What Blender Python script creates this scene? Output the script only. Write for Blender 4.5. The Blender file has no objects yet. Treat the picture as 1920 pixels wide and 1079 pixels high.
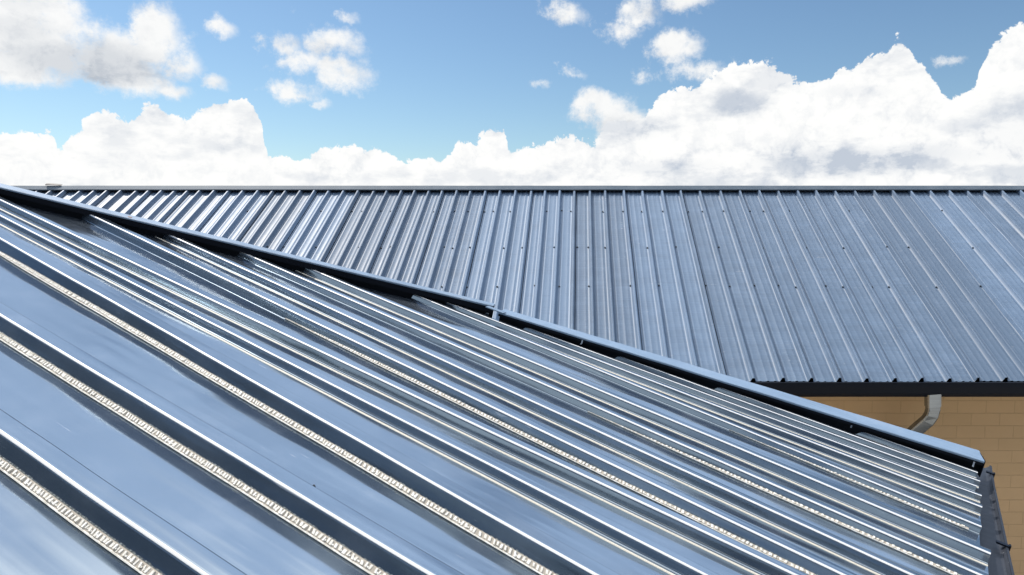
import bpy, bmesh, math, random
from mathutils import Vector, Matrix, noise
random.seed(7)
R = math.radians
sc = bpy.context.scene
COL = sc.collection

# ------------------------------------------------------------------ camera
FPX, CX, CY = 1350.0, 1090.0, 539.5          # focal length and principal point in pixels of a 1920 px wide frame
PITCH = math.atan(120 / FPX)
CAM = Vector((0, 0, 5.0))
cam_d = bpy.data.cameras.new("camera")
cam = bpy.data.objects.new("camera", cam_d)
COL.objects.link(cam)
cam.location = CAM
cam.rotation_euler = (R(90) - PITCH, 0, 0)
cam_d.sensor_width = 36
cam_d.lens = FPX / 1920 * 36
cam_d.shift_x = (960 - CX) / 1920
cam_d.clip_end = 6000
cam_d.clip_start = 0.05
sc.camera = cam
sc.render.resolution_x, sc.render.resolution_y = 1024, 575

# ------------------------------------------------------------------ sun and exposure
SUN_AZ, SUN_EL = R(-56), R(52)               # azimuth from +Y towards +X
sd = Vector((math.sin(SUN_AZ) * math.cos(SUN_EL), math.cos(SUN_AZ) * math.cos(SUN_EL), math.sin(SUN_EL)))
sun_d = bpy.data.lights.new("sun", 'SUN')
sun_d.energy = 4.0
sun_d.angle = R(0.5)
sun_d.color = (1, .94, .86)
sun = bpy.data.objects.new("sun", sun_d)
COL.objects.link(sun)
sun.rotation_euler = sd.to_track_quat('Z', 'Y').to_euler()
sun.location = (0, 0, 30)
sc.view_settings.view_transform = 'Standard'
sc.view_settings.look = 'None'
sc.view_settings.exposure = 0.0
sc.view_settings.gamma = 1.0
sc.cycles.sample_clamp_direct = 3.0
sc.cycles.sample_clamp_indirect = 3.0
sc.cycles.max_bounces = 6
sc.cycles.diffuse_bounces = 3
sc.cycles.glossy_bounces = 5
sc.cycles.transmission_bounces = 0


def ray(x, y):
    """direction in the world seen at a pixel of the 1920 x 1079 frame (used once to survey the place)"""
    a = (x - CX) / FPX
    b = (CY - y) / FPX
    return Vector((a, math.cos(PITCH) + b * math.sin(PITCH), -math.sin(PITCH) + b * math.cos(PITCH)))


def azel(x, y):
    d = ray(x, y).normalized()
    return math.atan2(d.x, d.y), math.asin(d.z)


# ------------------------------------------------------------------ world: Nishita sky with clouds by direction
class NT:
    def __init__(self, tree):
        self.t = tree

    def n(self, kind, ins=None, **props):
        nd = self.t.nodes.new(kind)
        for k, v in props.items():
            setattr(nd, k, v)
        for k, v in (ins or {}).items():
            s = nd.inputs[k]
            if isinstance(v, bpy.types.NodeSocket):
                self.t.links.new(v, s)
            else:
                s.default_value = v
        return nd

    def m(self, op, a, b=0.0, c=0.0, clamp=False):
        nd = self.t.nodes.new('ShaderNodeMath')
        nd.operation = op
        nd.use_clamp = clamp
        for i, v in enumerate((a, b, c)):
            if isinstance(v, bpy.types.NodeSocket):
                self.t.links.new(v, nd.inputs[i])
            else:
                nd.inputs[i].default_value = v
        return nd.outputs[0]

    def v(self, op, a, b=(0, 0, 0), out=0):
        nd = self.t.nodes.new('ShaderNodeVectorMath')
        nd.operation = op
        for i, v in enumerate((a, b)):
            if isinstance(v, bpy.types.NodeSocket):
                self.t.links.new(v, nd.inputs[i])
            else:
                nd.inputs[i].default_value = v
        return nd.outputs[out]

    def mr(self, x, a, b, c=0.0, d=1.0, mode='SMOOTHSTEP'):
        nd = self.t.nodes.new('ShaderNodeMapRange')
        nd.interpolation_type = mode
        self.t.links.new(x, nd.inputs[0])
        for i, v in enumerate((a, b, c, d)):
            nd.inputs[1 + i].default_value = v
        return nd.outputs[0]

    def mix(self, f, a, b):
        nd = self.t.nodes.new('ShaderNodeMix')
        nd.data_type = 'RGBA'
        for s, v in ((nd.inputs[0], f), (nd.inputs[6], a), (nd.inputs[7], b)):
            if isinstance(v, bpy.types.NodeSocket):
                self.t.links.new(v, s)
            else:
                s.default_value = v if not isinstance(v, tuple) else (*v[:3], 1)
        return nd.outputs[2]


# skyline of the low cumulus bank: (pixel x, pixel y of its top)
BANK = [(-260, 300), (-120, 250), (-40, 268), (0, 262), (50, 250), (98, 262), (114, 292), (135, 266), (165, 240), (192, 218), (232, 232), (290, 196),
        (322, 218), (350, 226), (392, 207), (430, 198), (468, 210), (490, 242), (502, 292), (525, 306), (575, 300), (600, 280),
        (650, 288), (700, 280), (728, 300), (760, 318)]
BANK2 = [(760, 318), (800, 304), (845, 296), (858, 272), (900, 268), (942, 256), (958, 284), (1000, 284), (1060, 272), (1110, 276), (1140, 248), (1190, 236),
         (1230, 200), (1290, 170), (1350, 140), (1390, 134), (1440, 126), (1490, 150), (1540, 146), (1590, 146),
         (1630, 118), (1662, 104), (1690, 76), (1712, 108), (1752, 150), (1790, 190), (1822, 180), (1850, 100), (1900, 72), (1990, 30), (2140, 120)]
# loose upper clouds: (x, y, rx, ry)
PUFFS = [(200, 125, 130, 62), (60, 50, 150, 80), (160, 95, 170, 78), (280, 75, 75, 70), (325, 105, 62, 50), (70, 130, 110, 42), (240, 150, 110, 32), (330, 168, 35, 18), (-120, 60, 160, 90),
         (600, 74, 72, 32), (530, 82, 45, 34), (560, 118, 55, 30), (628, 140, 68, 32), (560, 168, 55, 26), (600, 192, 24, 14), (420, 60, 26, 20), (640, 30, 28, 10),
         (1062, 26, 36, 26), (1190, 20, 62, 44), (1165, 55, 50, 22), (1270, 6, 80, 24), (1275, 88, 52, 30), (1265, 115, 24, 14), (1076, 136, 22, 13),
         (1018, 166, 22, 10), (1030, 186, 30, 14), (1310, 138, 70, 24), (1120, 205, 75, 32), (1785, 118, 40, 14), (1160, 225, 80, 30), (400, 150, 26, 14), (538, 18, 20, 12)]

world = bpy.data.worlds.new("World")
sc.world = world
world.use_nodes = True
wt = world.node_tree
wt.nodes.clear()

billow = bpy.data.node_groups.new("billow", 'ShaderNodeTree')
billow.interface.new_socket(name="Dir", in_out='INPUT', socket_type='NodeSocketVector')
billow.interface.new_socket(name="Value", in_out='OUTPUT', socket_type='NodeSocketFloat')
b_ = NT(billow)
bi = billow.nodes.new('NodeGroupInput')
bo = billow.nodes.new('NodeGroupOutput')
bw = b_.n('ShaderNodeTexNoise', {'Vector': bi.outputs[0], 'Scale': 30.0, 'Detail': 2.0, 'Roughness': 0.5})
bws = b_.v('SCALE', b_.v('SUBTRACT', bw.outputs['Color'], (0.5, 0.5, 0.5)))
bws.node.inputs['Scale'].default_value = 0.022
bd_ = b_.v('ADD', bi.outputs[0], bws)
v1 = b_.n('ShaderNodeTexVoronoi', {'Vector': bd_, 'Scale': 21.0, 'Detail': 4.0, 'Roughness': 0.6, 'Lacunarity': 2.3}, feature='F1', normalize=True)
billow.links.new(b_.m('SUBTRACT', 0.40, v1.outputs['Distance']), bo.inputs[0])

grp = bpy.data.node_groups.new("cloud_field", 'ShaderNodeTree')
grp.interface.new_socket(name="Dir", in_out='INPUT', socket_type='NodeSocketVector')
grp.interface.new_socket(name="Bank", in_out='OUTPUT', socket_type='NodeSocketFloat')
grp.interface.new_socket(name="Puff", in_out='OUTPUT', socket_type='NodeSocketFloat')
grp.interface.new_socket(name="Detail", in_out='OUTPUT', socket_type='NodeSocketFloat')
grp.interface.new_socket(name="Shade", in_out='OUTPUT', socket_type='NodeSocketFloat')
g = NT(grp)
gi = grp.nodes.new('NodeGroupInput')
go = grp.nodes.new('NodeGroupOutput')
D = g.v('NORMALIZE', gi.outputs[0])
sx = g.n('ShaderNodeSeparateXYZ', {0: D})
az = g.m('ARCTAN2', sx.outputs[0], sx.outputs[1])
el = g.m('ARCSINE', sx.outputs[2])
# billows: inverted cell noise, several octaves
nz = g.n('ShaderNodeTexNoise', {'Vector': D, 'Scale': 13.0, 'Detail': 9.0, 'Roughness': 0.66, 'Lacunarity': 2.1})
fbm = g.m('SUBTRACT', nz.outputs['Fac'], 0.5)
vg = g.n('ShaderNodeGroup')
vg.node_tree = billow
grp.links.new(D, vg.inputs[0])
bil = vg.outputs[0]


def curve(pts, lo, hi):
    c = grp.nodes.new('ShaderNodeFloatCurve')
    grp.links.new(g.m('DIVIDE', g.m('SUBTRACT', az, lo), hi - lo, clamp=True), c.inputs[1])
    cm = c.mapping
    cu = cm.curves[0]
    pp = []
    for x, y in pts:
        a, e = azel(x, y)
        pp.append(((a - lo) / (hi - lo), e / 0.4))
    cu.points[0].location = pp[0]
    cu.points[1].location = pp[-1]
    for p in pp[1:-1]:
        q = cu.points.new(*p)
        q.handle_type = 'AUTO_CLAMPED'
    cm.update()
    return g.m('MULTIPLY', c.outputs[0], 0.4)


aM = azel(760, 318)[0]
top1 = curve(BANK, azel(*BANK[0])[0], aM)
top2 = curve(BANK2, aM, azel(*BANK2[-1])[0])
isr = g.m('GREATER_THAN', az, aM)
top = g.m('ADD', g.m('MULTIPLY', top1, g.m('SUBTRACT', 1.0, isr)), g.m('MULTIPLY', top2, isr))
bank = g.m('MULTIPLY', g.m('SUBTRACT', top, el), 14.0)
bn_ = g.m('ADD', g.m('MULTIPLY', bil, 1.15), g.m('MULTIPLY', fbm, 0.5))
bank = g.m('ADD', bank, g.m('MULTIPLY', bn_, g.mr(bank, -0.42, -0.18)))
# puffs
warp = g.v('SCALE', g.v('SUBTRACT', nz.outputs['Color'], (0.5, 0.5, 0.5)))
warp.node.inputs['Scale'].default_value = 0.05
pos0 = g.n('ShaderNodeCombineXYZ', {0: az, 1: el, 2: 0.0}).outputs[0]
pos = g.v('ADD', pos0, warp)
pos = g.v('MULTIPLY', pos, (1, 1, 0))
acc = None
for (x, y, rx, ry) in PUFFS:
    a, e = azel(x, y)
    a2, _ = azel(x + rx, y)
    _, e2 = azel(x, y + ry)
    q = g.v('SUBTRACT', pos, (a, e, 0))
    q = g.v('MULTIPLY', q, (1 / (a2 - a), 1 / (e - e2), 0))
    L = g.v('LENGTH', q, out=1)
    L = g.m('MULTIPLY', g.m('MINIMUM', g.m('SUBTRACT', 1.0, L), 0.6), min(1.7, max(0.55, (ry / 34.0) ** 0.8)))
    acc = L if acc is None else g.m('MAXIMUM', acc, L)
puff = g.m('ADD', g.m('ADD', acc, 0.02), g.m('MULTIPLY', fbm, 3.3))
puff = g.m('ADD', puff, g.m('MULTIPLY', bil, 0.5))
# free clouds everywhere else in the sky (behind, beside, overhead)
fn = g.n('ShaderNodeTexNoise', {'Vector': D, 'Scale': 2.6, 'Detail': 7.0, 'Roughness': 0.55, 'Distortion': 0.3})
free = g.m('MULTIPLY', g.m('SUBTRACT', fn.outputs['Fac'], 0.60), 7.0)
free = g.m('SUBTRACT', free, g.m('MULTIPLY', g.mr(sx.outputs[2], 0.30, 0.42), 5.0))
back = g.mr(sx.outputs[1], 0.55, 0.25)      # only away from the surveyed part of the sky
free = g.m('SUBTRACT', free, g.m('MULTIPLY', g.m('SUBTRACT', 1.0, back), 6.0))
puff = g.m('MAXIMUM', puff, free)
SHADE = [(170, 118, 190, 52, 1.0), (1620, 302, 270, 36, 0.9), (1385, 196, 66, 30, 0.8), (1240, 310, 120, 22, 0.5), (1900, 250, 110, 90, 0.25), (30, 60, 90, 40, 0.5),
         (1600, 172, 90, 16, 0.4), (590, 90, 60, 20, 0.35), (1180, 235, 120, 30, 0.25), (450, 270, 60, 26, 0.25), (230, 300, 70, 26, 0.22), (1240, 24, 90, 14, 0.35)]
gs = None
pos_s = g.v('MULTIPLY', g.v('ADD', pos0, warp), (1, 1, 0))
for (x, y, rx, ry, am) in SHADE:
    a, e = azel(x, y)
    a2, _ = azel(x + rx, y)
    _, e2 = azel(x, y + ry)
    q = g.v('SUBTRACT', pos_s, (a, e, 0))
    q = g.v('MULTIPLY', q, (1 / (a2 - a), 1 / (e - e2), 0))
    L = g.m('MULTIPLY', g.mr(g.v('LENGTH', q, out=1), 1.1, 0.35), am)
    gs = L if gs is None else g.m('MAXIMUM', gs, L)
grp.links.new(gs, go.inputs[3])
grp.links.new(bank, go.inputs[0])
grp.links.new(puff, go.inputs[1])
grp.links.new(bil, go.inputs[2])

w = NT(wt)
tc = w.n('ShaderNodeTexCoord')
Dw = w.v('NORMALIZE', tc.outputs['Generated'])


def field(vec):
    nd = wt.nodes.new('ShaderNodeGroup')
    nd.node_tree = grp
    wt.links.new(vec, nd.inputs[0])
    return nd


f0 = field(Dw)


def bfield(vec):
    nd = wt.nodes.new('ShaderNodeGroup')
    nd.node_tree = billow
    wt.links.new(vec, nd.inputs[0])
    return nd.outputs[0]


sunward = Vector((-0.011, 0.0, 0.014))
b1 = bfield(w.v('ADD', Dw, tuple(sunward)))
lown = w.n('ShaderNodeTexNoise', {'Vector': w.v('MULTIPLY', Dw, (1, 1, 2.2)), 'Scale': 6.0, 'Detail': 6.0, 'Roughness': 0.6})
lown2 = w.n('ShaderNodeTexNoise', {'Vector': w.v('ADD', w.v('MULTIPLY', Dw, (1, 1, 2.2)), (-0.022, 0, 0.06)), 'Scale': 6.0, 'Detail': 6.0, 'Roughness': 0.6})
sky = w.n('ShaderNodeTexSky')
sky.sky_type = 'NISHITA'
sky.sun_disc = False
sky.sun_elevation = SUN_EL
sky.sun_rotation = SUN_AZ
sky.altitude = 100
sky.air_density = 1.0
sky.dust_density = 0.4
sky.ozone_density = 1.6
STR = 0.12
# bank
a_bank = w.mr(f0.outputs[0], 0.0, 0.055)
emb = w.m('SUBTRACT', f0.outputs[2], b1)                       # billows lit from the sun's side
deep = w.mr(f0.outputs[0], 0.7, 2.6)
mass = w.m('SUBTRACT', lown2.outputs['Fac'], lown.outputs['Fac'])
modn = w.m('ADD', w.m('ADD', w.m('MULTIPLY', w.mr(emb, 0.04, -0.16), 0.40), w.m('MULTIPLY', w.mr(f0.outputs[2], 0.06, -0.14), 0.5)), w.m('MULTIPLY', w.mr(mass, -0.01, 0.13), 0.7))
shade = w.m('MULTIPLY', modn, w.m('ADD', w.m('MULTIPLY', deep, 0.20), 0.50))
core = w.m('MULTIPLY', f0.outputs[3], w.m('ADD', 0.6, w.m('MULTIPLY', modn, 0.5)))
shade = w.m('ADD', shade, w.m('MULTIPLY', core, 0.75), clamp=True)
k = 1 / STR
WHITE = (1.01 * k, 1.01 * k, 1.0 * k)
GREY = (0.55 * k, 0.61 * k, 0.70 * k)
c_bank = w.mix(shade, WHITE, GREY)
# puffs
a_puff = w.mr(f0.outputs[1], -0.05, 0.8)
a_puff = w.m('MULTIPLY', a_puff, 0.97)
psh = w.m('ADD', w.m('MULTIPLY', modn, 0.28), w.m('MULTIPLY', core, 0.95), clamp=True)
c_puff = w.mix(psh, (0.98 * k, 0.98 * k, 0.97 * k), (0.50 * k, 0.54 * k, 0.60 * k))
tint = w.v('MULTIPLY', sky.outputs[0], (0.78, 0.90, 0.95))
# bright haze added ahead, unseen above the frame, to lighten the pans' reflections
vn = w.n('ShaderNodeTexNoise', {'Vector': w.v('MULTIPLY', Dw, (1, 1, 2)), 'Scale': 2.2, 'Detail': 6.0, 'Roughness': 0.6, 'Distortion': 0.6})
sxw = w.n('ShaderNodeSeparateXYZ', {0: Dw})
veil_fill = w.m('MULTIPLY', w.mr(vn.outputs['Fac'], 0.25, 0.58), w.m('MULTIPLY', w.mr(sxw.outputs[2], 0.295, 0.37), w.mr(sxw.outputs[1], 0.0, 0.45)))
base_sky = w.mix(w.m('MULTIPLY', veil_fill, 0.92), tint, (0.98 * k, 1.24 * k, 1.68 * k))
col = w.mix(a_puff, base_sky, c_puff)
col = w.mix(a_bank, col, c_bank)
# bright broken cloud added overhead, out of view, so rib crests reflect white
on = w.n('ShaderNodeTexNoise', {'Vector': w.v('ADD', Dw, (3.1, 1.7, 0)), 'Scale': 3.4, 'Detail': 7.0, 'Roughness': 0.55, 'Distortion': 0.3})
over = w.m('MULTIPLY', w.mr(on.outputs['Fac'], 0.42, 0.52), w.mr(sxw.outputs[2], 0.66, 0.80))
col = w.mix(w.m('MULTIPLY', over, 0.92), col, (2.5 * k, 2.5 * k, 2.5 * k))
# dark slate bank added behind the viewer, unseen, to darken the risers
bn = w.n('ShaderNodeTexNoise', {'Vector': w.v('ADD', Dw, (7.1, 2.7, 0)), 'Scale': 2.5, 'Detail': 6.0, 'Roughness': 0.55})
bz = w.m('ADD', sxw.outputs[2], w.m('MULTIPLY', w.m('SUBTRACT', bn.outputs['Fac'], 0.5), 0.35))
by = w.m('ADD', sxw.outputs[1], w.m('MULTIPLY', w.m('SUBTRACT', bn.outputs['Fac'], 0.5), 0.3))
rear_dark = w.m('MULTIPLY', w.mr(bz, 0.66, 0.54), w.mr(by, 0.05, -0.12))
col = w.mix(w.m('MULTIPLY', rear_dark, 0.93), col, (0.15 * k, 0.19 * k, 0.25 * k))
bg = w.n('ShaderNodeBackground', {'Color': col, 'Strength': STR})
wo = w.n('ShaderNodeOutputWorld', {'Surface': bg.outputs[0]})
world.cycles.sampling_method = 'MANUAL'
world.cycles.sample_map_resolution = 512


# ------------------------------------------------------------------ materials
def mat(name, base, metallic=0.0, rough=0.5, spec=0.5, coat=0.0):
    m = bpy.data.materials.new(name)
    m.use_nodes = True
    p = m.node_tree.nodes['Principled BSDF']
    p.inputs['Base Color'].default_value = (*base, 1)
    p.inputs['Metallic'].default_value = metallic
    p.inputs['Roughness'].default_value = rough
    p.inputs['Specular IOR Level'].default_value = spec
    p.inputs['Coat Weight'].default_value = coat
    return m, NT(m.node_tree), p


def metal(name, base, rough=0.22, metallic=0.9, streak=0.25, wave=0.35, dirt=0.2, grain=0.06, ior=None, tint=None, dusty=0.10):
    """painted / coated steel: drawn streaks along local X, slight oil canning, dust"""
    m, t, p = mat(name, base, metallic, rough)
    if tint:
        p.inputs['Specular Tint'].default_value = (*tint, 1)
    if ior:
        p.inputs['IOR'].default_value = ior
    co = t.n('ShaderNodeTexCoord').outputs['Object']
    inf = t.n('ShaderNodeObjectInfo').outputs['Random']
    off = t.n('ShaderNodeCombineXYZ', {0: t.m('MULTIPLY', inf, 37.0), 1: t.m('MULTIPLY', inf, 11.0), 2: 0.0}).outputs[0]
    cc = t.v('ADD', co, off)
    st = t.n('ShaderNodeTexNoise', {'Vector': t.v('MULTIPLY', cc, (1.1, 55, 55)), 'Scale': 1.0, 'Detail': 5.0, 'Roughness': 0.6}).outputs['Fac']
    bl = t.n('ShaderNodeTexNoise', {'Vector': cc, 'Scale': 3.2, 'Detail': 6.0, 'Roughness': 0.62}).outputs['Fac']
    gr = t.n('ShaderNodeTexNoise', {'Vector': cc, 'Scale': 260.0, 'Detail': 2.0, 'Roughness': 0.6}).outputs['Fac']
    r = t.m('ADD', t.m('MULTIPLY', t.m('SUBTRACT', st, 0.5), streak), t.m('MULTIPLY', t.m('SUBTRACT', bl, 0.5), dirt))
    r = t.m('ADD', r, rough, clamp=True)
    t.t.links.new(r, p.inputs['Roughness'])
    d = tuple(min(1, c * 1.18) for c in base)
    dk = tuple(c * 0.80 for c in base)
    f = t.m('ADD', t.m('ADD', t.m('MULTIPLY', st, 0.55), t.m('MULTIPLY', bl, 0.45)), t.m('MULTIPLY', t.m('SUBTRACT', inf, 0.5), 0.34))
    t.t.links.new(t.mix(t.mr(f, 0.35, 0.65, mode='LINEAR'), dk, d), p.inputs['Base Color'])
    sc_n = t.n('ShaderNodeTexNoise', {'Vector': t.v('MULTIPLY', cc, (4.0, 75, 75)), 'Scale': 1.0, 'Detail': 3.0, 'Roughness': 0.5}).outputs['Fac']
    spot = t.n('ShaderNodeTexNoise', {'Vector': cc, 'Scale': 2.1, 'Detail': 3.0}).outputs['Fac']
    scuff = t.m('MULTIPLY', t.mr(sc_n, 0.66, 0.72), t.mr(spot, 0.52, 0.60))
    dust = t.m('MULTIPLY', t.mr(bl, 0.45, 0.75), dusty)
    lnk = p.inputs['Base Color'].links[0].from_socket
    t.t.links.new(t.mix(t.m('MAXIMUM', t.m('MULTIPLY', scuff, 0.5), dust), lnk, (0.55, 0.56, 0.57)), p.inputs['Base Color'])
    wv = t.n('ShaderNodeTexNoise', {'Vector': t.v('MULTIPLY', cc, (0.9, 7, 7)), 'Scale': 1.0, 'Detail': 2.0, 'Roughness': 0.4}).outputs['Fac']
    h = t.m('ADD', t.m('MULTIPLY', wv, 0.012 * wave), t.m('ADD', t.m('MULTIPLY', st, 0.00012), t.m('MULTIPLY', gr, 0.0003 * grain)))
    b = t.n('ShaderNodeBump', {'Strength': 1.0, 'Distance': 1.0, 'Height': h})
    t.t.links.new(b.outputs[0], p.inputs['Normal'])
    return m


M_FRONT = metal('coated steel front roof', (0.035, 0.045, 0.06), rough=0.11, metallic=0.0, streak=0.08, dirt=0.07, wave=0.6, ior=3.9, tint=(0.78, 0.90, 1.0), grain=0.01, dusty=0.07)
M_BACK = metal('coated steel back roof', (0.112, 0.176, 0.272), rough=0.5, metallic=0.0, wave=0.1, streak=0.12, ior=1.5, dusty=0.03)
M_FLASH = metal('folded flashing', (0.16, 0.235, 0.335), rough=0.6, metallic=0.0, wave=0.1)
M_CREST_GLINT = mat('painted rib crest glint', (0.74, 0.75, 0.76), 0.0, 0.35)[0]  # bright colour stands in for sun glint along the rib crests
M_FOOT_GLINT = mat('cream bead of painted foot glint', (0.70, 0.66, 0.57), 0.0, 0.55)[0]  # pale colour paints a glint line along the rib foot
M_RIDGE = metal('ridge cap paint', (0.085, 0.125, 0.17), rough=0.5, metallic=0.0, wave=0.1)
M_NAVY = mat('dark navy gutter paint', (0.006, 0.010, 0.020), 0.0, 0.5, spec=0.15)[0]
M_SLATE = metal('slate gutter paint', (0.014, 0.018, 0.028), dusty=0.02, rough=0.55, metallic=0.0, wave=0.1)
M_PIPE = metal('galvanised downpipe', (0.27, 0.31, 0.36), rough=0.18, metallic=1.0, wave=0.1, streak=.05, dirt=.1)
M_FACE_SHADE = mat('shade-painted flashing face', (0.006, 0.008, 0.014), 0, 0.75, spec=0.15)[0]  # near black colour paints the shade on the flashing's drop side
M_DARK = mat('dark underlay and painted lap shade', (0.012, 0.014, 0.018), 0, 0.9, spec=0.1)[0]  # decks and closures; on the lap strips it paints a shadow
M_SCREW = mat('screw head', (0.04, 0.05, 0.065), 0.2, 0.5)[0]
M_CLIP = mat('bright clip', (0.42, 0.46, 0.52), 0.6, 0.35)[0]
M_RUST = mat('dried sealant', (0.30, 0.20, 0.15), 0, 0.8)[0]


def strip_mat():
    m, t, p = mat('cream closure strip', (0.74, 0.70, 0.60), 0.0, 0.55)
    co = t.n('ShaderNodeTexCoord').outputs['Object']
    nn = t.n('ShaderNodeTexNoise', {'Vector': co, 'Scale': 60.0, 'Detail': 4.0}).outputs['Fac']
    t.t.links.new(t.mix(t.mr(nn, 0.35, 0.65), (0.74, 0.71, 0.63), (0.93, 0.92, 0.88)), p.inputs['Base Color'])
    return m


M_STRIP = strip_mat()
M_GAP = mat('darker recess of the strip', (0.44, 0.40, 0.34), 0.0, 0.8)[0]  # darker colour on the strip's recessed faces


def block_mat():
    m, t, p = mat('tan concrete block', (0.5, 0.36, 0.2), 0, 0.85)
    co = t.n('ShaderNodeTexCoord').outputs['Object']
    sp = t.n('ShaderNodeSeparateXYZ', {0: co})
    co = t.n('ShaderNodeCombineXYZ', {0: t.m('ADD', sp.outputs[0], sp.outputs[1]), 1: sp.outputs[2], 2: 0.0}).outputs[0]
    br = t.n('ShaderNodeTexBrick', {'Vector': co, 'Color1': (0.63, 0.45, 0.26, 1), 'Color2': (0.66, 0.47, 0.275, 1), 'Mortar': (0.57, 0.405, 0.235, 1),
                                    'Scale': 1.0, 'Mortar Size': 0.004, 'Mortar Smooth': 0.3, 'Brick Width': 0.33, 'Row Height': 0.148, 'Bias': 0.0})
    nn = t.n('ShaderNodeTexNoise', {'Vector': co, 'Scale': 1.6, 'Detail': 8.0, 'Roughness': 0.65}).outputs['Fac']
    cc = t.mix(t.m('MULTIPLY', t.mr(nn, 0.4, 0.7), 0.35), br.outputs['Color'], (0.55, 0.39, 0.22))
    t.t.links.new(cc, p.inputs['Base Color'])
    fn_ = t.n('ShaderNodeTexNoise', {'Vector': co, 'Scale': 120.0, 'Detail': 3.0}).outputs['Fac']
    h = t.m('ADD', t.m('MULTIPLY', br.outputs['Fac'], -0.004), t.m('MULTIPLY', fn_, 0.0015))
    b = t.n('ShaderNodeBump', {'Strength': 0.8, 'Distance': 1.0, 'Height': h})
    t.t.links.new(b.outputs[0], p.inputs['Normal'])
    return m


M_BLOCK = block_mat()


def ground_mat():
    m, t, p = mat('pale paving ground', (0.3, 0.27, 0.23), 0, 0.9)
    co = t.n('ShaderNodeTexCoord').outputs['Object']
    nn = t.n('ShaderNodeTexNoise', {'Vector': co, 'Scale': 0.6, 'Detail': 9.0, 'Roughness': 0.65}).outputs['Fac']
    t.t.links.new(t.mix(t.mr(nn, 0.3, 0.7), (0.34, 0.31, 0.26), (0.46, 0.42, 0.35)), p.inputs['Base Color'])
    return m


M_GROUND = ground_mat()


# ------------------------------------------------------------------ mesh helpers
def link(name, bm, m, parent=None, frame=None, smooth=False):
    me = bpy.data.meshes.new(name)
    bmesh.ops.recalc_face_normals(bm, faces=bm.faces[:])
    bm.to_mesh(me)
    bm.free()
    me.materials.append(m)
    for p in me.polygons:
        p.use_smooth = smooth
    o = bpy.data.objects.new(name, me)
    COL.objects.link(o)
    if parent is not None:
        o.parent = parent
    if frame is not None:
        o.matrix_local = (Matrix.Translation(-OFFS[parent.name]) if parent is not None and parent.name in OFFS else Matrix()) @ frame
    elif parent is not None and parent.name in OFFS:
        o.matrix_local = Matrix.Translation(-OFFS[parent.name])
    return o


OFFS = {}


def empty(name, loc):
    o = bpy.data.objects.new(name, None)
    COL.objects.link(o)
    o.location = loc
    o.empty_display_size = 0.3
    OFFS[o.name] = Vector(loc)
    return o


def hexa(bm, pts):
    """8 points: bottom ring 0-3, top ring 4-7"""
    v = [bm.verts.new(p) for p in pts]
    for f in ((0, 1, 2, 3), (4, 5, 6, 7), (0, 1, 5, 4), (1, 2, 6, 5), (2, 3, 7, 6), (3, 0, 4, 7)):
        bm.faces.new([v[i] for i in f])


def box(bm, x0, x1, y0, y1, z0, z1):
    hexa(bm, [(x0, y0, z0), (x1, y0, z0), (x1, y1, z0), (x0, y1, z0), (x0, y0, z1), (x1, y0, z1), (x1, y1, z1), (x0, y1, z1)])


def loft(bm, rings, closed=True, caps=True):
    vr = [[bm.verts.new(p) for p in r] for r in rings]
    n = len(rings[0])
    for a, b in zip(vr, vr[1:]):
        for i in range(n if closed else n - 1):
            j = (i + 1) % n
            bm.faces.new((a[i], a[j], b[j], b[i]))
    if caps and closed:
        bm.faces.new(vr[0][::-1])
        bm.faces.new(vr[-1])
    return vr


def bevel(o, w_=0.004, seg=2):
    md = o.modifiers.new('bevel', 'BEVEL')
    md.width = w_
    md.segments = seg
    md.limit_method = 'ANGLE'


# ------------------------------------------------------------------ ground
bm = bmesh.new()
vs = [bm.verts.new(p) for p in ((-2500, -2500, 0), (2500, -2500, 0), (2500, 2500, 0), (-2500, 2500, 0))]
bm.faces.new(vs)
gr = link('ground', bm, M_GROUND)
gr['kind'] = 'structure'

# ================================================================== FRONT BUILDING
H = 1.3                                        # eye height above the front roof plane
rd = -ray(-1700, -380).normalized()            # down the slope, along the ribs
ed = Vector((-rd.y, rd.x, 0)).normalized()     # across the ribs, away from the viewer
if ed.y < 0:
    ed = -ed
nf = rd.cross(ed).normalized()
if nf.z < 0:
    nf = -nf
O_F = CAM - nf * H
FR = Matrix((( rd.x, ed.x, nf.x, O_F.x), (rd.y, ed.y, nf.y, O_F.y), (rd.z, ed.z, nf.z, O_F.z), (0, 0, 0, 1)))


def fp(x, y, z=0.0):
    """point on the front roof plane (raised z) under a surveyed pixel -> local (u, t)"""
    r = ray(x, y)
    P = r * (-(H - z) / r.dot(nf))
    return P.dot(rd), P.dot(ed)


front = empty('metal_roofed_building', (O_F.x, O_F.y, 0))
front['label'] = 'nearer building whose blue-grey ribbed metal roof with cream serrated strips fills the foreground'
front['category'] = 'building'

# the foot line of every rib (surveyed), its height, width of its top
# (x0, y0, x1, y1, rib height, top width)
RIBS = [(None, None, None, None, .085, .06),
        (0, 868, 275, 1070, .085, .075), (0, 632, 640, 1033, .082, .075), (0, 476, 640, 851, .078, .07), (0, 417, 640, 749, .040, .05),
        (0, 389, 1000, 871, .048, .05), (300, 480, 1400, 1028, .056, .055), (640, 600, 1400, 963, .045, .045), (640, 568, 1700, 1038, .042, .045),
        (640, 542, 1700, 993, .045, .045), (1000, 655, 1700, 946, .036, .04), (1000, 640, 1700, 911, .036, .04), (1000, 628, 1700, 889, .03, .03),
        (1000, 619, 1700, 874, .03, .03), (1400, 755, 1700, 863, .03, .03), (1400, 745, 1700, 846, .03, .03)]
U_EAVE = 0.515


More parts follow.
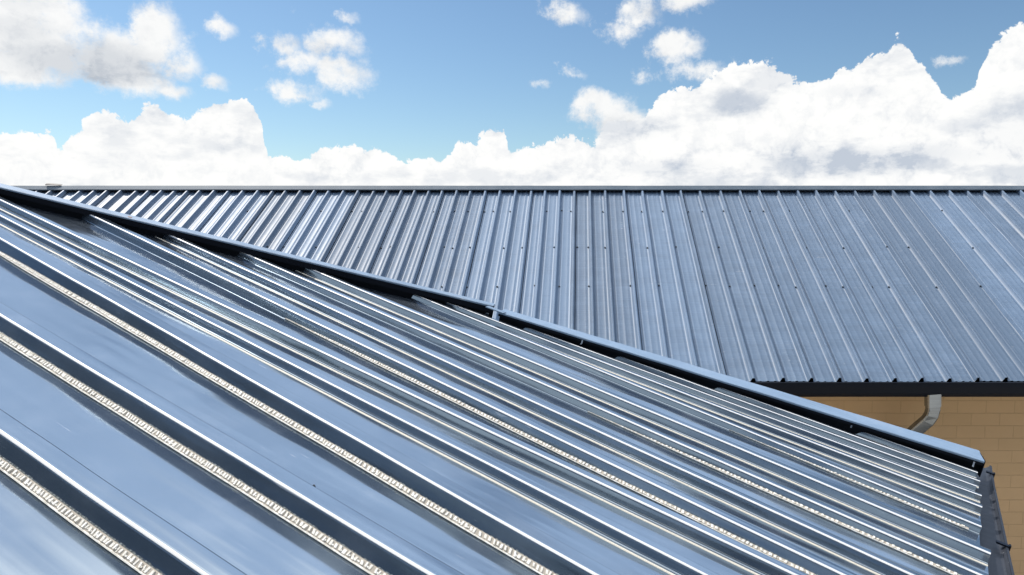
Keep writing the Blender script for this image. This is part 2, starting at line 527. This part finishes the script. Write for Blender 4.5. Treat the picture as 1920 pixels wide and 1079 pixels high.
def foot_line(rb):
    x0, y0, x1, y1 = rb[:4]
    if x0 is None:
        return lambda u: 0.66
    (u0, t0), (u1, t1) = fp(x0, y0), fp(x1, y1)
    s = (t1 - t0) / (u1 - u0)
    s = max(-0.07, min(0.01, s))
    um, tm = (u0 + u1) / 2, (t0 + t1) / 2
    return lambda u, s=s, um=um, tm=tm: tm + s * (u - um)


FL = [foot_line(r) for r in RIBS]
# last line for closing the far side, beyond the flashing
ZF = 0.095
ZF2 = 0.085
s1a, s1b = fp(0, 351, ZF), fp(925, 574, ZF)
s2a, s2b = fp(935, 585, ZF2), fp(1848, 866, ZF2)
print('flash', s1a, s1b, s2a, s2b)


def flash_t(u):
    if u < s1b[0]:
        return s1b[1] + (s1a[1] - s1b[1]) / (s1a[0] - s1b[0]) * (u - s1b[0])
    return s2a[1] + (s2b[1] - s2a[1]) / (s2b[0] - s2a[0]) * (u - s2a[0])


def u_at_flash(tv):
    """u where the line t = tv meets the flashing (roof exists to the right of it)"""
    lo, hi = -9.0, 0.5
    if flash_t(hi) < tv:
        return hi
    for _ in range(40):
        mid = (lo + hi) / 2
        if flash_t(mid) < tv:
            lo = mid
        else:
            hi = mid
    return hi


def wob(u, i, a):
    return a * noise.noise(Vector((u * 0.9, i * 7.3, 0.5))) + a * 0.35 * noise.noise(Vector((u * 3.5, i * 3.1, 4.5)))


def front_profile(i, u):
    """(t, z) points of sheet i: pan beyond rib i-1's top ... foot ... crest ... back of rib i"""
    f = FL[i](u) + wob(u, i, 0.006)
    h, wt_ = RIBS[i][4], RIBS[i][5]
    fprev = (FL[i - 1](u) + RIBS[i - 1][5] + 0.035 + wob(u, i - 1, 0.006)) if i else f - 0.5
    pts = [(fprev, 0.0)]
    span = f - 0.036 - fprev
    oc = 0.0012 * noise.noise(Vector((u * 1.3, i * 5.0, 1)))
    for q in (0.12, 0.3, 0.5, 0.7, 0.88):
        pts.append((fprev + span * q, oc * math.sin(q * math.pi) + 0.0015 * noise.noise(Vector((u * 1.7, i * 3.0 + q * 2, 9)))))
    # small fillet at the foot, riser, rounded crest, top, drop
    lean = h * 0.10
    rf, rc_ = min(0.008, h * .2), min(0.012, h * .28)
    if i not in (1, 2, 3, 6, 8, 10) and h < 0.07:  # bead added to carry the painted bright line
        for q in range(7):
            a = R(180) * q / 6
            pts.append((f - 0.021 - 0.0045 * math.cos(a), 0.0042 * math.sin(a)))
    pts.append((f - rf - 0.006, 0.0))
    for q in range(6):
        a = q / 5 * R(84)
        pts.append((f - rf + rf * math.sin(a), rf * (1 - math.cos(a))))
    cx_, cz_ = f + lean + rc_, h - rc_
    for q in range(7):
        a = R(84) * (1 - q / 6)
        pts.append((cx_ - rc_ * math.sin(a), cz_ + rc_ * math.cos(a)))
    pts += [(cx_ + 0.004, h), (f + lean + wt_ * 0.5, h - 0.001), (f + lean + wt_ - 0.008, h), (f + lean + wt_ - 0.002, h - 0.003), (f + wt_ + 0.02, 0.003), (f + wt_ + 0.026, 0.0), (f + wt_ + 0.05, 0.0012)]
    return pts


def clip_sheet(bm):
    """cut the sheet along the flashing so that nothing sticks out beyond it"""
    e = 0.05
    for (a, b, lim) in ((s1a, s1b, 'l'), (s2a, s2b, 'r')):
        pass


for i in range(len(RIBS)):
    us = []
    tmid = FL[i](-2) + 0.05
    ustart = max(-8.2, u_at_flash(FL[i](-1.5) - 0.3) - 0.6) if i > 2 else -8.2
    n = int((U_EAVE - ustart) / 0.09) + 1
    end = U_EAVE + 0.012 * math.sin(i * 2.3)
    bm = bmesh.new()
    rows = []
    glint_beaded = RIBS[i][4] < 0.07 and i not in (1, 2, 3, 6, 8, 10)
    for j in range(n + 1):
        u = ustart + (end - ustart) * j / n
        rows.append([(u, t, z) for t, z in front_profile(i, u)])
    vr = [[bm.verts.new(p) for p in r] for r in rows]
    for a, b in zip(vr, vr[1:]):
        for q in range(len(a) - 1):
            # keep only what lies on this side of the flashing line
            c = [(a[q].co + b[q + 1].co) / 2][0]
            if c.y > flash_t(c.x) + 0.07:
                continue
            fc = bm.faces.new((a[q], a[q + 1], b[q + 1], b[q]))
            np_ = len(a)
            # counted from the far end of the profile: 7 points after the crest arc, 7 points of arc
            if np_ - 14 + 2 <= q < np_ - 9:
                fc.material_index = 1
            if glint_beaded and 6 <= q < 12:
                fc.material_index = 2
    for v in [v for v in bm.verts if not v.link_faces]:
        bm.verts.remove(v)
    if not bm.faces:
        bm.free()
        continue
    o = link('roof_sheet', bm, M_FRONT, front, FR, smooth=True)
    o.data.materials.append(M_CREST_GLINT)
    o.data.materials.append(M_FOOT_GLINT)
    o.modifiers.new('normals', 'WEIGHTED_NORMAL').keep_sharp = False

# deck under the sheets (one slab whose far edge follows the flashing)
bm = bmesh.new()
poly = [(-8.2, 0.0), (U_EAVE - 0.12, 0.0), (U_EAVE - 0.12, flash_t(U_EAVE) + 0.05), (s2a[0], s2a[1] + 0.05), (s1a[0], s1a[1] + 0.05), (-8.2, flash_t(-8.2) + 0.05)]
top_ = [bm.verts.new((u, t, -0.012)) for u, t in poly]
bot_ = [bm.verts.new((u, t, -0.16)) for u, t in poly]
bm.faces.new(top_)
bm.faces.new(bot_[::-1])
for i in range(len(poly)):
    j = (i + 1) % len(poly)
    bm.faces.new((top_[i], top_[j], bot_[j], bot_[i]))
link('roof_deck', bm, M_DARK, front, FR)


# serrated closure strips, laid as a slanted fillet against the foot of the taller ribs
def closure(i, u0, u1, wd, pitch):
    bm = bmesh.new()
    rnd = random.Random(i * 13 + 1)
    hh = min(0.017, RIBS[i][4] * 0.22)

    def P(u, s, off):
        """s = 0 at the pan, 1 on the riser; off = height above the slanted face"""
        g = min(1, 0.35 + (u - u0) / 1.2)
        f = FL[i](u) + wob(u, i, 0.006) + 0.001
        w_ = wd * g
        h_ = hh * g
        L_ = math.hypot(w_, h_)
        return (u, f - w_ * (1 - s) - off * h_ / L_, 0.003 + (h_ - 0.003) * s + off * w_ / L_)

    n = int((u1 - u0) / 0.08)
    rings = []
    for j in range(n + 1):
        uu = u0 + (u1 - u0) * j / n
        rings.append([P(uu, 1.0, -0.004), P(uu, 1.05, 0.001), P(uu, 0.9, 0.0025), P(uu, 0.16, 0.0022), P(uu, 0.10, 0.0045), P(uu, -0.04, 0.004), P(uu, -0.08, 0.0), P(uu, -0.02, -0.004)])
    loft(bm, rings)
    bm.faces.ensure_lookup_table()
    for k_, fc in enumerate(bm.faces):
        if k_ % 8 in (1, 2) and len(fc.verts) == 4:
            fc.material_index = 1
    u = u0
    while u < u1 - pitch:
        p = pitch * rnd.uniform(0.75, 1.3)
        tw = p * rnd.uniform(0.48, 0.78)
        sl = rnd.uniform(-0.3, 0.7) * wd
        h = rnd.uniform(0.004, 0.0075) * min(1, 0.3 + (u - u0) / 0.8)
        a, b = rnd.uniform(0.86, 1.0), rnd.uniform(0.18, 0.34)
        hexa(bm, [P(u, a, 0), P(u + tw, a, 0), P(u + tw + sl * .5, b, 0), P(u + sl * .5, b, 0),
                  P(u + tw * .15, a, h * .8), P(u + tw * .85, a, h * .8), P(u + tw * .85 + sl * .5, b + .06, h), P(u + tw * .15 + sl * .5, b + .06, h)])
        if rnd.random() < 0.3:
            hexa(bm, [P(u + tw, .6, 0), P(u + p, .6, 0), P(u + p, .42, 0), P(u + tw, .42, 0),
                      P(u + tw, .6, h * .8), P(u + p, .6, h * .8), P(u + p, .42, h * .8), P(u + tw, .42, h * .8)])
        u += p
    o = link('closure_strip', bm, M_STRIP, front, FR)
    o.data.materials.append(M_GAP)
    return o


closure(1, -3.2, 0.48, 0.018, 0.015)
closure(2, -4.6, 0.48, 0.018, 0.016)
closure(3, -4.9, 0.48, 0.018, 0.017)
closure(6, -3.0, 0.47, 0.015, 0.018)
closure(8, -1.3, 0.47, 0.015, 0.020)
closure(10, -0.7, 0.46, 0.012, 0.018)


# flashing: two lengths of folded cap
def flashing(a, b, width_a, width_b, zt, ext_a=0.0, ext_b=0.0, zb=0.056):
    A, B = Vector((a[0], a[1])), Vector((b[0], b[1]))
    d = (B - A).normalized()
    nrm = Vector((-d.y, d.x))
    if nrm.y < 0:
        nrm = -nrm
    A2, B2 = A - d * ext_a, B + d * ext_b
    bm = bmesh.new()
    rings = []
    faces = []
    n = 40
    for j in range(n + 1):
        P = A2.lerp(B2, j / n)
        wd = width_a + (width_b - width_a) * j / n
        e = 0.0025 * noise.noise(Vector((j * 0.35, zt * 50, 0)))
        def pt(off, z):
            q = P + nrm * (off + e)
            return (q.x, q.y, z + e * 0.6)
        rings.append([pt(0, zt - 0.012), pt(0, zt - 0.003), pt(0.004, zt), pt(wd - 0.004, zt + 0.004), pt(wd, zt), pt(wd, 0.0), pt(wd - 0.003, 0.0), pt(wd - 0.003, zt - 0.006), pt(0.003, zt - 0.006), pt(0.003, zt - 0.012)])
        faces.append([pt(0.003, zb), pt(0.003, zt - 0.013), pt(0.006, zt - 0.007), pt(0.009, zt - 0.007), pt(0.009, zb)])
    loft(bm, rings)
    o = link('ridge_flashing', bm, M_FLASH, front, FR)
    bm = bmesh.new()
    loft(bm, faces)
    link('drop_face', bm, M_FACE_SHADE, front, FR)
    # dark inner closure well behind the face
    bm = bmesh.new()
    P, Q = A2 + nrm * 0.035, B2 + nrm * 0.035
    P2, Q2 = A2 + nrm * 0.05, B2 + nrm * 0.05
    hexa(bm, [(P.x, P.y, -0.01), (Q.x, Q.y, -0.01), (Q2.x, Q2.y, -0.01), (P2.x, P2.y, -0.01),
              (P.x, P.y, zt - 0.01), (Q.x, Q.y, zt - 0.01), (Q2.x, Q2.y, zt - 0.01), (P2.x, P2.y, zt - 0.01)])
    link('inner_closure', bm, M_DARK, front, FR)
    return o


w1 = fp(0, 340, ZF)[1] - s1a[1]
f_first = flashing(s1a, s1b, 0.115, 0.055, ZF, ext_a=2.2, ext_b=0.0, zb=0.045)
f_second = flashing(s2a, s2b, 0.10, 0.175, ZF2, ext_a=0.0, ext_b=0.0, zb=0.056)
# splice plate where the two lengths meet
bm = bmesh.new()
box(bm, s1b[0] - 0.02, s2a[0] + 0.04, s2a[1] - 0.01, s2a[1] + 0.03, ZF - 0.010, ZF - 0.004)
link('splice_plate', bm, M_FLASH, front, FR)
# end box of the flashing at the eaves
d2 = Vector((s2b[0] - s2a[0], s2b[1] - s2a[1])).normalized()
bm = bmesh.new()
e0 = Vector(s2b) - d2 * 0.004
n2 = Vector((-d2.y, d2.x))
n2 = n2 if n2.y > 0 else -n2
c = [e0 - n2 * 0.002, e0 + d2 * 0.004 - n2 * 0.002, e0 + d2 * 0.004 + n2 * 0.165, e0 + n2 * 0.165]
hexa(bm, [(p.x, p.y, -0.01) for p in c] + [(p.x, p.y, ZF2 + 0.003) for p in c])
link('end_cap', bm, M_FACE_SHADE, front, FR)
# clips in the gap under the flashing
for (px, py) in ((1093, 640), (1598, 795), (1826, 868)):
    u, t = fp(px, py, 0.06)
    bm = bmesh.new()
    box(bm, u - 0.004, u + 0.004, t - 0.012, t - 0.009, 0.045, 0.068)
    box(bm, u - 0.004, u + 0.004, t - 0.024, t - 0.009, 0.042, 0.045)
    link('clip', bm, M_CLIP, front, FR)
# dried sealant on the flashing
u, t = fp(272, 412, ZF)
bm = bmesh.new()
rnd = random.Random(3)
for q in range(1):
    a = u + rnd.uniform(-0.12, 0.12)
    b = flash_t(a) + rnd.uniform(0.008, 0.05)
    bmesh.ops.create_icosphere(bm, subdivisions=2, radius=1, matrix=Matrix.Translation((a, b, ZF + 0.001)) @ Matrix.Diagonal((rnd.uniform(.015, .04), rnd.uniform(.006, .012), 0.004, 1)))
link('sealant', bm, M_RUST, front, FR)

# screws on the front roof
bm = bmesh.new()
bmesh.ops.create_cone(bm, cap_ends=True, segments=12, radius1=0.007, radius2=0.006, depth=0.004, matrix=Matrix.Translation((0, 0, 0.002)))
bmesh.ops.create_cone(bm, cap_ends=True, segments=6, radius1=0.004, radius2=0.0038, depth=0.005, matrix=Matrix.Translation((0, 0, 0.0062)))
scr = link('screw', bm, M_SCREW, front, FR @ Matrix.Translation((fp(588, 914)[0], fp(588, 914)[1], 0)))
base_local = Matrix.Translation(-OFFS[front.name])
for (px, py) in ((1020, 632), (800, 606), (1060, 660)):
    u, t = fp(px, py, 0.0)
    c = scr.copy()
    COL.objects.link(c)
    c.parent = front
    c.matrix_local = base_local @ FR @ Matrix.Translation((u, t, 0.002))

# eaves gutter of the front building
bm = bmesh.new()
gp = [(0.43, -0.02), (0.43, -0.115), (0.60, -0.115), (0.628, -0.085), (0.628, -0.042), (0.616, -0.040), (0.616, -0.046), (0.606, -0.060), (0.597, -0.066), (0.440, -0.070), (0.440, -0.02)]
rings = []
tend = flash_t(U_EAVE) + 0.42
for j in range(31):
    t = -0.6 + (tend + 0.6) * j / 30
    e = 0.003 * noise.noise(Vector((t * 2, 0, 3)))
    wid = 0.02 * max(0.0, min(1.0, (4.5 - t) / 1.2))
    rings.append([(a + e + (wid if a > 0.5 else 0), t, z) for a, z in gp])
loft(bm, rings)
link('gutter', bm, M_SLATE, front, FR)
# bracket tips on the outer edge of the gutter
for py, px in ((886, 1852), (1024, 1887)):
    u, t = fp(px, py, -0.04)
    t = min(t, tend - 0.02)
    bm = bmesh.new()
    wid = 0.02 * max(0.0, min(1.0, (4.5 - t) / 1.2))
    box(bm, 0.59, 0.636 + wid, t - 0.012, t + 0.012, -0.042, -0.034)
    box(bm, 0.628 + wid, 0.636 + wid, t - 0.012, t + 0.012, -0.06, -0.030)
    link('gutter_bracket', bm, M_NAVY, front, FR)

# fascia board and walls of the front building, straight down to the ground
def wpt(u, t, z):
    return FR @ Vector((u, t, z))


bm = bmesh.new()
foot = [(-8.1, 0.05), (0.36, 0.05), (0.36, flash_t(0.36) + 0.01), (s2a[0], s2a[1] + 0.01), (s1a[0], s1a[1] + 0.01), (-8.1, flash_t(-8.1) + 0.01)]
tp = [wpt(u, t, -0.165) for u, t in foot]
tv = [bm.verts.new(p) for p in tp]
bv = [bm.verts.new((p.x, p.y, 0.0)) for p in tp]
for i in range(len(foot)):
    j = (i + 1) % len(foot)
    bm.faces.new((tv[i], tv[j], bv[j], bv[i]))
bm.faces.new(bv)
link('wall', bm, M_BLOCK, front)

# ================================================================== BACK BUILDING
DE = 7.8                                       # distance of its eaves
bd = ray(CX, -420).normalized()                # up the slope
E0 = CAM + ray(CX, 712) * DE
nb = Vector((1, 0, 0)).cross(bd).normalized()
FB = Matrix(((1, bd.x, nb.x, 0), (0, bd.y, nb.y, E0.y), (0, bd.z, nb.z, E0.z), (0, 0, 0, 1)))


def bp(x, y, z=0.0):
    r = ray(x, y)
    o = CAM - E0
    s = (z - o.dot(nb)) / r.dot(nb)
    P = CAM + r * s
    return P.x, (P - E0).dot(bd)


SL = bp(CX, 360)[1]
print('slope length', SL, 'eave z', E0.z)
back = empty('metal_roofed_building', (0, E0.y + 0.45, 0))
back['label'] = 'farther building with long level ridge, dark gutter and tan block wall below'
back['category'] = 'building'
RX = [131, 160, 186, 210, 236, 264, 287, 311, 335, 359, 382, 409, 435, 462, 490, 517, 541, 569, 595, 621, 649, 676, 705, 729, 756, 781, 807, 832, 859, 884, 912,
      939, 968, 997, 1023, 1050, 1077, 1106, 1134, 1169, 1203, 1240, 1274, 1310, 1348, 1384, 1420, 1455, 1491, 1525, 1561, 1597, 1633, 1667, 1701, 1737, 1772, 1806, 1836, 1870, 1904]
RX = [-20, 6, 31, 56, 81, 106] + RX + [1938 + 35 * i for i in range(14)]
XR = [bp(x, 356)[0] for x in RX]


def b_profile(k0, k1, v):
    pts = []
    for k in range(k0, k1):
        x = XR[k] + 0.004 * noise.noise(Vector((v * 0.8, k * 5.1, 0)))
        xn = XR[k + 1] + 0.004 * noise.noise(Vector((v * 0.8, (k + 1) * 5.1, 0)))
        h = 0.058 * (0.85 + 0.2 * ((k * 37) % 7) / 7)
        j = (k * 13) % 3
        pts += [(x - 0.030, 0.0), (x - 0.013, h * 0.93), (x - 0.010, h), (x + 0.010, h), (x + 0.013, h * 0.93), (x + 0.030, 0.0)]
        a, b = x + 0.030, xn - 0.030
        nm = 3 if (b - a) > 0.22 else 2
        for q in range(nm):
            c = a + (b - a) * (q + 0.62) / (nm + 0.24)
            w_ = 0.019
            mh = 0.0060 * (1 + 0.4 * math.sin(k + q * 2))
            pts += [(c - w_, 0.0005 * math.sin(k * 3 + q)), (c - w_ * 0.45, mh), (c + w_ * 0.45, mh), (c + w_, 0.0)]
    x = XR[k1] + 0.004 * noise.noise(Vector((v * 0.8, k1 * 5.1, 0)))
    pts += [(x - 0.030, 0.0), (x - 0.012, 0.040)]
    return pts


k = 0
while k < len(XR) - 3:
    k1 = min(k + 3, len(XR) - 1)
    bm = bmesh.new()
    rows = []
    nseg = 34
    v0 = -0.03 + 0.006 * math.sin(k * 1.7)
    for j in range(nseg + 1):
        v = v0 + (SL + 0.015 - v0) * j / nseg
        dz = 0.0015 * noise.noise(Vector((k, v * 1.5, 0)))
        rows.append([(x, v, z + dz + 0.0014 * noise.noise(Vector((x * 3, v * 1.2, k)))) for x, z in b_profile(k, k1, v)])
    loft(bm, rows, closed=False)
    o = link('roof_sheet', bm, M_BACK, back, FB, smooth=True)
    o.modifiers.new('normals', 'WEIGHTED_NORMAL')
    k = k1
# strips painted dark as the shadow gap where one sheet laps the next, along the foot of a rib
for k in range(3, len(XR) - 1, 3):
    bm = bmesh.new()
    rings = []
    wl = 0.004 + 0.004 * ((k * 29) % 5) / 4
    for j in range(25):
        v = 0.0 + (SL - 0.02) * j / 24
        x = XR[k] + 0.004 * noise.noise(Vector((v * 0.8, k * 5.1, 0))) + 0.031
        ww = wl * (0.8 + 0.8 * noise.noise(Vector((v * 2.0, k, 3))))
        rings.append([(x - 0.002, v, 0.0), (x + ww, v, 0.0), (x + ww, v, 0.0045), (x - 0.002, v, 0.006)])
    loft(bm, rings)
    link('lap_shadow_strip', bm, M_DARK, back, FB)
XL, XM = XR[0] - 0.03, XR[k] + 0.02
# deck
bm = bmesh.new()
box(bm, XL + 0.01, XM - 0.01, 0.02, SL, -0.10, -0.008)
link('roof_deck', bm, M_DARK, back, FB)
# ridge cap: an angled cap with a turned-down lip, standing above the ribs; its far side falls the other way
bm = bmesh.new()
P356 = bp(CX, 356)[1]
rc = [(SL - 0.05, 0.052), (SL - 0.05, 0.064), (SL - 0.046, 0.067), (SL + 0.03, 0.092), (SL + 0.12, 0.0), (SL + 0.12, -0.006), (SL + 0.03, 0.084), (SL - 0.044, 0.059)]
rings = []
for j in range(61):
    x = XL + (XM - XL) * j / 60
    e = 0.003 * noise.noise(Vector((x * 1.5, 0, 0)))
    rings.append([(x, v, z + e) for v, z in rc])
loft(bm, rings)
link('ridge_cap', bm, M_RIDGE, back, FB)
# dark closure under the ridge cap
bm = bmesh.new()
box(bm, XL, XM, SL + 0.0, SL + 0.02, -0.008, 0.062)
link('ridge_closure', bm, M_DARK, back, FB)
# bent flap at the end of the ridge
x, v = bp(100, 347, 0.1)
bm = bmesh.new()
rings = []
for j in range(9):
    q = j / 8
    xx = x - 0.11 + 0.24 * q
    zz = 0.094 + 0.022 * (1 - q) * (0.4 + q)
    rings.append([(xx, SL + 0.02, zz), (xx, SL + 0.06, zz + 0.002), (xx, SL + 0.06, zz + 0.016 * (1 - q * .7)), (xx, SL + 0.02, zz + 0.014 * (1 - q * .7))])
loft(bm, rings)
link('bent_flap', bm, M_NAVY, back, FB)
# far slope
bm = bmesh.new()
A = FB @ Vector((XL, SL + 0.06, -0.05))
B = FB @ Vector((XM, SL + 0.06, -0.05))
C_, D_ = Vector((B.x, B.y + 4.0, B.z - 2.2)), Vector((A.x, A.y + 4.0, A.z - 2.2))
hexa(bm, [A - Vector((0, 0, .1)), B - Vector((0, 0, .1)), C_ - Vector((0, 0, .1)), D_ - Vector((0, 0, .1)), A, B, C_, D_])
link('rear_slope', bm, M_BACK, back)
# eaves gutter
bm = bmesh.new()
rings = []
gy, gz = E0.y, E0.z
W = 0.185
prof = [(0.06, -0.015), (0.06, -W), (-0.03, -W), (-0.05, -W + 0.012), (-0.085, -W + 0.05), (-0.10, -0.06), (-0.10, -0.018), (-0.104, -0.012), (-0.090, -0.010), (-0.092, -0.06), (-0.078, -W + 0.054), (-0.045, -W + 0.02), (0.052, -W + 0.008), (0.052, -0.015)]
for j in range(81):
    x = XL + (XM - XL) * j / 80
    e = 0.003 * noise.noise(Vector((x * .8, 4, 0)))
    rings.append([(x, gy + a, gz + b + e) for a, b in prof])
loft(bm, rings)
link('gutter', bm, M_NAVY, back)
# soffit
bm = bmesh.new()
box(bm, XL, XM, gy + 0.062, gy + 0.60, gz - 0.15, gz - 0.10)
link('soffit', bm, M_DARK, back)
# wall
WY = gy + 0.50
gl, gr_ = E0.z, 0
bm = bmesh.new()
# local frame of the wall: x along it, y up, so that the block pattern lies in its plane
box(bm, XL + 0.3, XM - 0.3, WY, WY + 0.25, 0, gz - 0.152)
link('wall', bm, M_BLOCK, back)
# gable and rear walls
bm = bmesh.new()
for xx in (XL + 0.3, XM - 0.55):
    box(bm, xx, xx + 0.25, WY + 0.252, WY + 5.5, 0, gz - 0.15)
box(bm, XL + 0.552, XM - 0.552, WY + 5.2, WY + 5.45, 0, gz - 0.15)
link('wall', bm, M_BLOCK, back)

# downpipe: outlet under the gutter, elbow, run slanting back to the wall
def pipe_path(path, hw, hd):
    bm = bmesh.new()
    rings = []
    for i, P in enumerate(path):
        a = path[max(0, i - 1)]
        b = path[min(len(path) - 1, i + 1)]
        T = (b - a).normalized()
        # mitre: side axis mostly along the wall
        S = Vector((0, 1, 0)).cross(T).normalized()
        N = T.cross(S).normalized()
        r = []
        for sx_, sy_ in ((-1, -.8), (-.8, -1), (.8, -1), (1, -.8), (1, .8), (.8, 1), (-.8, 1), (-1, .8)):
            r.append(P + S * hw * sx_ + N * hd * sy_)
        rings.append(r)
    loft(bm, rings)
    return bm


def at(px, py, dy):
    r = ray(px, py)
    return CAM + r * (dy / r.y)


gyc = gy - 0.03
p0 = at(1749, 734, gyc)
p1 = at(1749, 768, gyc + 0.01)
p2 = at(1746, 779, gyc + 0.02)
p3 = at(1739, 789, gyc + 0.05)
p4 = at(1712, 812, gyc + 0.16)
p5 = at(1660, 868, gyc + 0.42)
p6 = Vector((p5.x - 0.02, WY - 0.06, p5.z - 0.1))
p7 = Vector((p6.x, WY - 0.06, 0.02))
path = [p0, p1, p2, p3, p4, p5, p6, p7]
o = link('downpipe', pipe_path(path, 0.068, 0.042), M_PIPE, back)
bevel(o, 0.004, 2)
pipe = o
# sleeve at the top of the downpipe
q0, q1 = at(1749, 738, gyc), at(1749, 762, gyc + 0.01)
bm = pipe_path([q0, q1], 0.074, 0.048)
sl_ = link('sleeve', bm, M_PIPE, pipe)
sl_.matrix_local = Matrix()
sl_.matrix_parent_inverse = Matrix()

# screws on the back roof: rows along the purlins, one beside most ribs
bm = bmesh.new()
bmesh.ops.create_cone(bm, cap_ends=True, segments=10, radius1=0.013, radius2=0.011, depth=0.006, matrix=Matrix.Translation((0, 0, 0.002)))
bmesh.ops.create_cone(bm, cap_ends=True, segments=6, radius1=0.009, radius2=0.009, depth=0.010, matrix=Matrix.Translation((0, 0, 0.008)))
first = None
rnd = random.Random(11)
base_b = Matrix.Translation(-OFFS[back.name])
cnt = 0
for row, py in enumerate((397, 465, 538)):
    v = bp(CX, py)[1]
    for kx in range(18, 62):
        if rnd.random() > 0.72 or cnt >= 96:
            continue
        x = XR[kx] + rnd.choice((-0.045, -0.038, 0.04, 0.05))
        # hidden behind the front roof on the left
        lim = 480 if row == 0 else (560 if row == 1 else 860)
        if RX[kx] < lim:
            continue
        if first is None:
            first = link('screw', bm, M_SCREW, back, FB @ Matrix.Translation((x, v, 0.002)))
        else:
            c = first.copy()
            COL.objects.link(c)
            c.parent = back
            c.matrix_local = base_b @ FB @ Matrix.Translation((x + rnd.uniform(-.006, .006), v + rnd.uniform(-.02, .02), 0.002))
        cnt += 1
print('screws', cnt)
